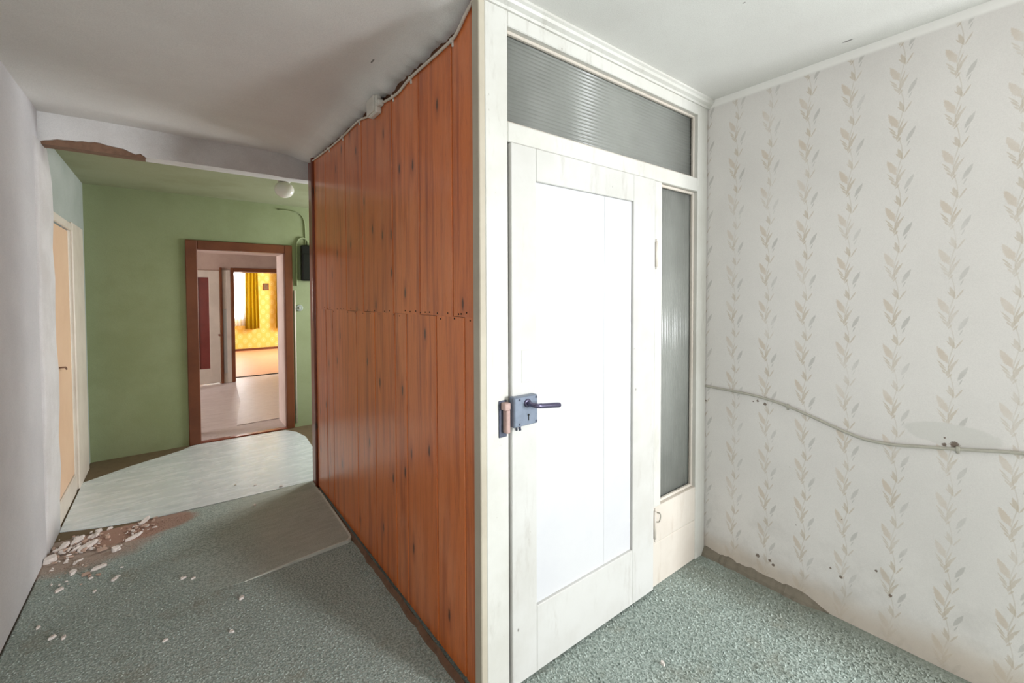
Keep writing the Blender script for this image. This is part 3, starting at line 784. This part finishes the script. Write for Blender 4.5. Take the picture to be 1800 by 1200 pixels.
# narrow pane between this door and the opening, its brightness painted in as white
sl = empty('window_5', (.68, 8.6, 0), **st(label='narrow whitish pane beside the red glass door', cat='window'))
o = obj('pane', bx(.652, .70, 8.585, 8.6, .16, 1.22, bev=.003), M['paint_panel'], sl); o.matrix_parent_inverse = Matrix.Translation(-Vector(sl.location))
o = obj('frame', box(box(bx(.70, .762, 8.57, 8.6, 0, 1.86, bev=.004), .645, .70, 8.575, 8.6, 1.22, 1.86, bev=.004), .645, .70, 8.575, 8.6, 0, .16, bev=.004), M['door_grey'], sl); o.matrix_parent_inverse = Matrix.Translation(-Vector(sl.location))
# opening to the yellow room
yo = empty('door_5', (1.2, 8.6, 0), **st(label='chipped red-brown frame of the opening to the yellow room', cat='door frame'))
o = obj('jamb', bx(.764, .812, 8.56, 8.66, 0, 1.90, bev=.005), M['brown'], yo); o.matrix_parent_inverse = Matrix.Translation(-Vector(yo.location))
o = obj('jamb', bx(1.745, 1.80, 8.56, 8.66, 0, 1.90, bev=.005), M['brown'], yo); o.matrix_parent_inverse = Matrix.Translation(-Vector(yo.location))
o = obj('head', bx(.812, 1.745, 8.56, 8.66, 1.838, 1.90, bev=.005), M['brown'], yo); o.matrix_parent_inverse = Matrix.Translation(-Vector(yo.location))
# window of the yellow room
w6 = win_frame_y('window_6', 13.25, .55, 1.50, .80, 2.15, 'bright window of the yellow room behind a net curtain')
o = obj('pane', bx(.60, 1.45, 13.262, 13.268, .85, 2.1), M['clear'], w6); o.matrix_parent_inverse = Matrix.Translation(-Vector(w6.location))
def drape(x0, x1, z0, z1, y, folds, amp, flare=.0, n=90, m=14):
    bm = B(); g = []
    for j in range(m + 1):
        f = j / m; z = z1 + (z0 - z1) * f; row = []
        for i in range(n + 1):
            s = i / n; w = flare * f
            xx = x0 - w * .6 + (x1 - x0 + w) * s
            row.append(bm.verts.new((xx, y + amp * math.sin(2 * math.pi * folds * s + .6 * math.sin(3 * f)) * (.7 + .5 * f) + .3 * amp * math.sin(17 * s), z + (.012 * math.sin(9 * s) if j == m else 0))))
        g.append(row)
    for A, C in zip(g, g[1:]):
        for i in range(n):
            q = bm.faces.new((A[i], A[i + 1], C[i + 1], C[i])); q.smooth = True
    r = bmesh.ops.solidify(bm, geom=bm.faces[:], thickness=.003)
    return bm
obj('curtain', drape(1.505, 1.755, .56, 2.30, 13.06, 3.5, .035, .07), M['curtain'], label='mustard yellow curtain beside the bright window', cat='curtain')
obj('curtain', drape(2.19, 2.42, .55, 2.30, 13.06, 3.5, .03, .04), M['curtain'], label='mustard yellow curtain at the far right edge of the yellow wall', cat='curtain')
obj('net_curtain', drape(.50, 1.49, .64, 2.30, 13.13, 14, .012, .0, 160), M['sheer'], label='white net curtain hanging before the far window', cat='curtain')
rl = obj('curtain_rail', box(box(box(bx(.45, 2.5, 13.045, 13.145, 2.301, 2.325, bev=.004), .50, .54, 13.1, 13.2, 2.30, 2.33), 1.60, 1.64, 13.1, 13.2, 2.30, 2.33), 2.4, 2.44, 13.1, 13.2, 2.30, 2.33), M['paint'], label='white curtain rail over the far window', cat='curtain rail')
# small picture on the yellow wall
pc = empty('picture', (1.97, 13.2, 1.66), label='small dark framed picture on the yellow wallpaper', cat='picture')
pcv = Matrix.Translation(-Vector(pc.location))
bm = B()
for a in ((1.905, 1.925, 1.572, 1.748), (2.015, 2.035, 1.572, 1.748), (1.905, 2.035, 1.572, 1.592), (1.905, 2.035, 1.728, 1.748)): box(bm, a[0], a[1], 13.178, 13.2, a[2], a[3], bev=.003)
o = obj('frame', bm, M['wood_dark'], pc); o.matrix_parent_inverse = pcv
o = obj('print', bx(1.92, 2.02, 13.186, 13.196, 1.585, 1.735), plain('dark_print', L(120, 96, 60), .4, 0, 22, .3), pc); o.matrix_parent_inverse = pcv

# ------------------------------------------------------------------ loose floor coverings
lino = [(-.575, 3.80), (-.575, 4.69), (-.30, 4.90), (.03, 5.09), (.13, 5.19), (.19, 5.20), (.55, 5.19), (.93, 5.165), (1.01, 5.02), (1.05, 4.80), (1.03, 4.45), (.97, 4.15), (.90, 3.80), (.835, 3.628), (.52, 3.632), (.16, 3.648), (-.05, 3.66), (-.20, 3.675), (-.38, 3.72), (-.48, 3.76)]
obj('linoleum_sheet', prism(B(), lino, .0005, .006), M['lino'], label='pale grey-green linoleum sheet lying in front of the brown doorway', cat='linoleum')
lino2 = [(.80, 8.55), (.81, 8.9), (1.7, 8.9), (1.9, 7.2), (.965, 5.72), (.54, 5.69), (.60, 6.2), (.70, 6.9)]
obj('linoleum_sheet', prism(B(), lino2, .0012, .008), M['lino_marbled'], label='marbled pinkish linoleum sheet leading to the yellow room', cat='linoleum')
obj('trim_3', prism(B(), [(.197, 5.278), (.957, 5.278), (.957, 5.60), (.955, 5.68), (.5, 5.66), (.197, 5.60)], .0005, .004), M['worn'], **st(label='worn scuffed strip inside the deep brown doorway', cat='floor'))
# lifted sheet beside the boarded wall with a rounded corner
bm = B(); top = []
pts = [(.835, 3.62), (.829, 3.3), (.823, 2.95), (.817, 2.65), (.812, 2.612), (.802, 2.594), (.785, 2.586), (.62, 2.578), (.45, 2.570), (.26, 2.560), (.12, 2.58), (.02, 2.72), (-.04, 3.0), (-.02, 3.3), (.06, 3.643), (.52, 3.626)]
def hz(x, y): return .0006 + .020 * max(0, min(1, (x - .22) / .45)) * (1 if y < 3.4 else max(.3, 1 - (y - 3.4) / .3))
a = [bm.verts.new((x, y, .0004)) for x, y in pts]
edge = [bm.verts.new((x, y, hz(x, y))) for x, y in pts]
cx = sum(p[0] for p in pts) / len(pts); cy = sum(p[1] for p in pts) / len(pts)
inn = [bm.verts.new((cx + (x - cx) * .962, cy + (y - cy) * .982, hz(x, y) + .0008)) for x, y in pts]
ctr = bm.verts.new((cx, cy, .009)); N = len(pts)
for i in range(N):
    j = (i + 1) % N
    f0 = bm.faces.new((a[i], a[j], edge[j], edge[i]))
    f1 = bm.faces.new((edge[i], edge[j], inn[j], inn[i])); bm.faces.new((inn[i], inn[j], ctr))
    if i < 9: f0.material_index = 1; f1.material_index = 1
bm.faces.new(a[::-1])
obj('floor_sheet', bm, [M['carpet_sheet'], M['pale_edge']], label='lifted grey floor sheet with a rounded corner beside the boarded wall', cat='floor sheet')

# ------------------------------------------------------------------ wiring
# white cable and junction box along the ceiling over the boards
wire = [(1.262, 2.475), (1.300, 2.460), (1.343, 2.440), (1.395, 2.408), (1.443, 2.397), (1.569, 2.396), (1.795, 2.396), (1.938, 2.380), (2.120, 2.400)]
wire2 = [(2.255, 2.388), (2.334, 2.399), (2.468, 2.420), (2.76, 2.416), (3.022, 2.420), (3.38, 2.438), (3.56, 2.45)]
ca = empty('ceiling_cable', (XW, 1.3, 2.4), label='thin white cable clipped along the top of the boarded wall', cat='cable')
cinv = Matrix.Translation(-Vector(ca.location))
bm = B(); tube(bm, [(XW - .007, y, z) for y, z in wire], .0062, 8); tube(bm, [(XW - .006, y, z) for y, z in wire2], .0055, 8)
o = obj('sheath', bm, M['cable_white'], ca); o.matrix_parent_inverse = cinv
for y, z in ((1.437, 2.397), (1.795, 2.396), (1.99, 2.386), (2.458, 2.418), (2.76, 2.416), (3.05, 2.421)):
    o = obj('clip', box(bx(XW - .014, XW + .002, y - .006, y + .006, z - .009, z + .008, bev=.003), XW - .006, XW + .002, y - .004, y + .004, z - .022, z - .008, bev=.0015), M['plastic'], ca); o.matrix_parent_inverse = cinv
jb = empty('junction_box', (XW, 2.19, 2.40), label='white cable junction box high on the boarded wall', cat='junction box')
jinv = Matrix.Translation(-Vector(jb.location))
o = obj('body', bx(XW - .035, XW, 2.135, 2.245, 2.357, 2.447, bev=.010, seg=2), M['plastic'], jb); o.matrix_parent_inverse = jinv
o = obj('lid', box(bx(XW - .042, XW - .034, 2.141, 2.239, 2.363, 2.441, bev=.004, seg=2), XW - .030, XW, 2.105, 2.137, 2.385, 2.415, bev=.006), M['plastic'], jb); o.matrix_parent_inverse = jinv
# grey cable on the papered wall
wc = empty('wall_cable', (XR, .7, .87), label='grey cable sagging across the leaf papered wall', cat='cable')
cinv2 = Matrix.Translation(-Vector(wc.location))
pts = [(1.300, .9445), (1.281, .944), (1.2, .943), (1.098, .941), (1.02, .939), (.957, .934), (.89, .924), (.829, .911), (.76, .892), (.689, .870), (.61, .846), (.544, .832), (.48, .832), (.433, .836), (.36, .850), (.3, .861), (.2, .880), (.101, .898), (-.24, .935)]
bm = B(); tube(bm, [(XR - .007, y, z) for y, z in pts], .0062, 10)
o = obj('sheath', bm, M['cable'], wc); o.matrix_parent_inverse = cinv2
for y, z in ((.262, .869), (.84, .914), (1.27, .944), (.02, .908)):
    o = obj('clip', box(bx(XR - .0155, XR + .001, y - .006, y + .006, z - .009, z + .009, bev=.002), XR - .009, XR + .001, y - .004, y + .004, z - .019, z - .008, bev=.002), M['cable'], wc); o.matrix_parent_inverse = cinv2
# lamp, meter box, switch, conduit in the hall
gl = empty('ceiling_lamp', (.742, 4.0, 2.412), label='round milky glass globe lamp under the hall ceiling', cat='lamp')
ginv = Matrix.Translation(-Vector(gl.location))
o = obj('base', lathe(B(), [(.056, 2.412), (.058, 2.400), (.052, 2.385), (.040, 2.376)], (.742, 4.0, 0), 24), M['plastic'], gl); o.matrix_parent_inverse = ginv
pr = [(max(.002, .073 * math.sin(math.pi * k / 16)), 2.316 + .066 * math.cos(math.pi * k / 16)) for k in range(1, 17)]
o = obj('globe', lathe(B(), pr, (.742, 4.0, 0), 28), M['globe'], gl); o.matrix_parent_inverse = ginv
mb = empty('meter_box', (1.24, YG, 1.8), label='black meter box on the green wall beside the brown door frame', cat='meter box')
minv = Matrix.Translation(-Vector(mb.location))
o = obj('body', bx(1.115, 1.40, YG - .07, YG, 1.605, 1.995, bev=.012, seg=2), M['black'], mb); o.matrix_parent_inverse = minv
o = obj('cover', bx(1.125, 1.39, YG - .085, YG - .068, 1.615, 1.90, bev=.006), M['black'], mb); o.matrix_parent_inverse = minv
bm = B(); tube(bm, [(1.19, YG - .012, 1.99), (1.185, YG - .012, 2.05), (1.13, YG - .012, 2.075), (1.085, YG - .012, 2.03), (1.078, YG - .012, 1.9), (1.076, YG - .012, 1.55)], .009, 8)
tube(bm, [(1.17, YG - .008, 1.99), (1.168, YG - .008, 2.15), (1.155, YG - .008, 2.28), (1.09, YG - .008, 2.345), (.9, YG - .008, 2.36)], .006, 8)
o = obj('cables', bm, M['green'], mb, label='cables painted over in wall green'); o.matrix_parent_inverse = minv
bm = B(); tube(bm, [(1.052, YG - .010, .05), (1.052, YG - .010, 1.5)], .0085, 8, False)
obj('conduit_pipe', bm, M['cable_white'], label='thin white conduit running down beside the brown door frame', cat='pipe')
sw = empty('light_switch', (1.098, YG, 1.309), label='round pale light switch on the green wall below the meter box', cat='switch')
sinv = Matrix.Translation(-Vector(sw.location))
o = obj('base', lathe(B(), [(.036, -.002), (.036, .010), (.030, .016)], (1.098, YG, 1.309), 20, 'Y'), M['palegrey'], sw); o.matrix_parent_inverse = sinv
o = obj('knob', box(B(), 1.092, 1.104, YG - .030, YG - .012, 1.297, 1.321, bev=.003), M['plastic'], sw); o.matrix_parent_inverse = sinv

# ------------------------------------------------------------------ fallen plaster
def chip_mesh(sx, sy, sz, seed):
    r = random.Random(seed); n = r.randint(6, 8); bm = B()
    lo_, hi_ = [], []
    for k in range(n):
        a = 2 * math.pi * k / n + r.uniform(-.25, .25); q = r.uniform(.7, 1.05)
        x, y = sx * .5 * q * math.cos(a), sy * .5 * q * math.sin(a)
        lo_.append(bm.verts.new((x, y, 0))); hi_.append(bm.verts.new((x * .86 + r.uniform(-.1, .1) * sx * .2, y * .86, sz * r.uniform(.7, 1.1))))
    bm.faces.new(lo_[::-1]); bm.faces.new(hi_)
    for k in range(n): bm.faces.new((lo_[k], lo_[(k + 1) % n], hi_[(k + 1) % n], hi_[k]))
    return bm
chips = [  # x, y, z, length, width, thickness, turn (deg), tilt, label
 (-.215, 3.44, .002, .135, .042, .014, 18, 6, 'long white plaster slab lying on the carpet edge of the linoleum'),
 (-.170, 3.63, .007, .120, .035, .012, 34, 14, 'long pale plaster splinter propped on the linoleum edge'),
 (-.335, 3.174, .001, .095, .040, .012, 10, 0, 'oval white plaster chip lying alone in front of the rubble'),
 (-.261, 2.997, .001, .060, .026, .010, 40, 0, 'small slim white plaster chip farthest out on the bare green carpet'),
 (-.555, 3.42, .001, .085, .075, .030, 20, 5, 'whitest plaster lump of the heap against the foot of the pier'),
 (-.415, 3.47, .010, .135, .06, .016, 22, 8, 'broad white plaster piece in the middle of the rubble heap'),
 (-.405, 3.60, .002, .105, .045, .014, 16, 6, 'pale plaster piece at the top right of the rubble heap'),
 (-.470, 3.585, .006, .115, .05, .015, 30, 12, 'tilted pale plaster piece in the upper rubble heap'),
 (-.525, 3.545, .006, .12, .05, .015, 44, 14, 'tilted plaster slab next to the foot of the pier'),
 (-.285, 3.34, .001, .065, .055, .022, 50, 5, 'squarish beige plaster lump right of the rubble heap'),
 (-.388, 3.66, .002, .055, .035, .016, 10, 0, 'small cream plaster lump behind the rubble heap near the linoleum'),
 (-.44, 3.20, .001, .07, .04, .014, 60, 4, 'beige plaster chip below the rubble heap nearest the grey wall'),
 (-.47, 3.05, .001, .06, .032, .010, 25, 0, 'flat beige plaster flake low beside the foot of the grey wall'),
]
for k, (x, y, z, a, b, h, turn, tilt, lab) in enumerate(chips):
    o = obj('plaster_chip', chip_mesh(a * .85, b * .85, h, 100 + k), M['chip'] if k not in (9, 11) else M['chip'], label=lab, cat='plaster chip', group='fallen plaster chips on the floor')
    o.location = (x, y, z); o.rotation_euler = (math.radians(tilt * .4), math.radians(-tilt), math.radians(turn + 20))
crumbs = [(-.393, 2.611, 'right crumb of the two nearest the viewer on the carpet by the grey wall'),
 (-.431, 2.641, 'left crumb of the two nearest the viewer on the carpet by the grey wall'),
 (-.493, 2.761, 'white plaster crumb lying closest to the foot of the grey wall'),
 (.016, 2.785, 'white plaster crumb in mid carpet, left one of two side by side'),
 (.058, 2.753, 'white plaster crumb in mid carpet, right one of two side by side'),
 (.235, 2.427, 'white plaster crumb just in front of the tip of the lifted sheet edge'),
 (.174, 2.21, 'white plaster crumb on the open carpet nearest the viewer below the lifted sheet'),
 (-.052, 2.325, 'white plaster crumb alone on the open carpet left of the lifted sheet'),
 (-.36, 3.08, 'small plaster crumb between the rubble and the oval white chip'),
 (-.33, 2.93, 'small plaster crumb in front of the rubble beside the slim chip'),
 (.47, 3.80, 'small plaster crumb on the pale linoleum, right one of two'),
 (.35, 3.9, 'small plaster crumb on the pale linoleum, left one of two'),
 (.62, 3.655, 'small plaster crumb on the front edge of the pale linoleum'),
 (.42, 3.43, 'plaster crumb lying on the lifted grey floor sheet'),
 (1.494, .968, 'single white crumb on the carpet in front of the white door')]
base3 = []
for k, (x, y, lab) in enumerate(crumbs):
    z = .0065 if k in (10, 11, 12) else (.012 if k == 13 else (.004 if k == 14 else .0015))
    if k < 3: o = obj('plaster_crumb', chip_mesh(.034, .022, .010, 300 + k), M['chip']); base3.append(o)
    else: o = base3[k % 3].copy(); COL.objects.link(o)
    props(o, lab, 'plaster crumb', 'scattered plaster crumbs')
    s_ = random.uniform(.6, 1.0); o.location = (x, y, z); o.scale = (s_, s_, s_); o.rotation_euler = (0, 0, random.uniform(0, 6.28))
bm = B(); r = random.Random(77)
for k in range(190):
    t_ = r.random()
    if t_ < .7: x, y = r.gauss(-.46, .065), r.gauss(3.50, .085)
    elif t_ < .85: x, y = r.gauss(-.19, .04), r.gauss(3.57, .045)
    else: x, y = r.gauss(-.38, .10), r.gauss(3.30, .16)
    if x < -.565: x = -.565 + r.random() * .05
    if y > 3.68: y = 3.6
    s = abs(r.gauss(0, 1)) * .009 + .005
    m_ = Matrix.Translation((x, y, r.random() * .012)) @ Matrix.Rotation(r.uniform(0, 6.28), 4, 'Z') @ Matrix.Rotation(r.uniform(-.5, .5), 4, 'X')
    merge(bm, chip_mesh(s * 2, s * 1.0, s * .5, 900 + k), 0 if r.random() < .5 else 1, m_)
o = obj('plaster_rubble', bm, [M['chip'], M['chip_brown']], label='crumbled plaster and dirt swept against the foot of the pier', cat='rubble', kind='stuff')
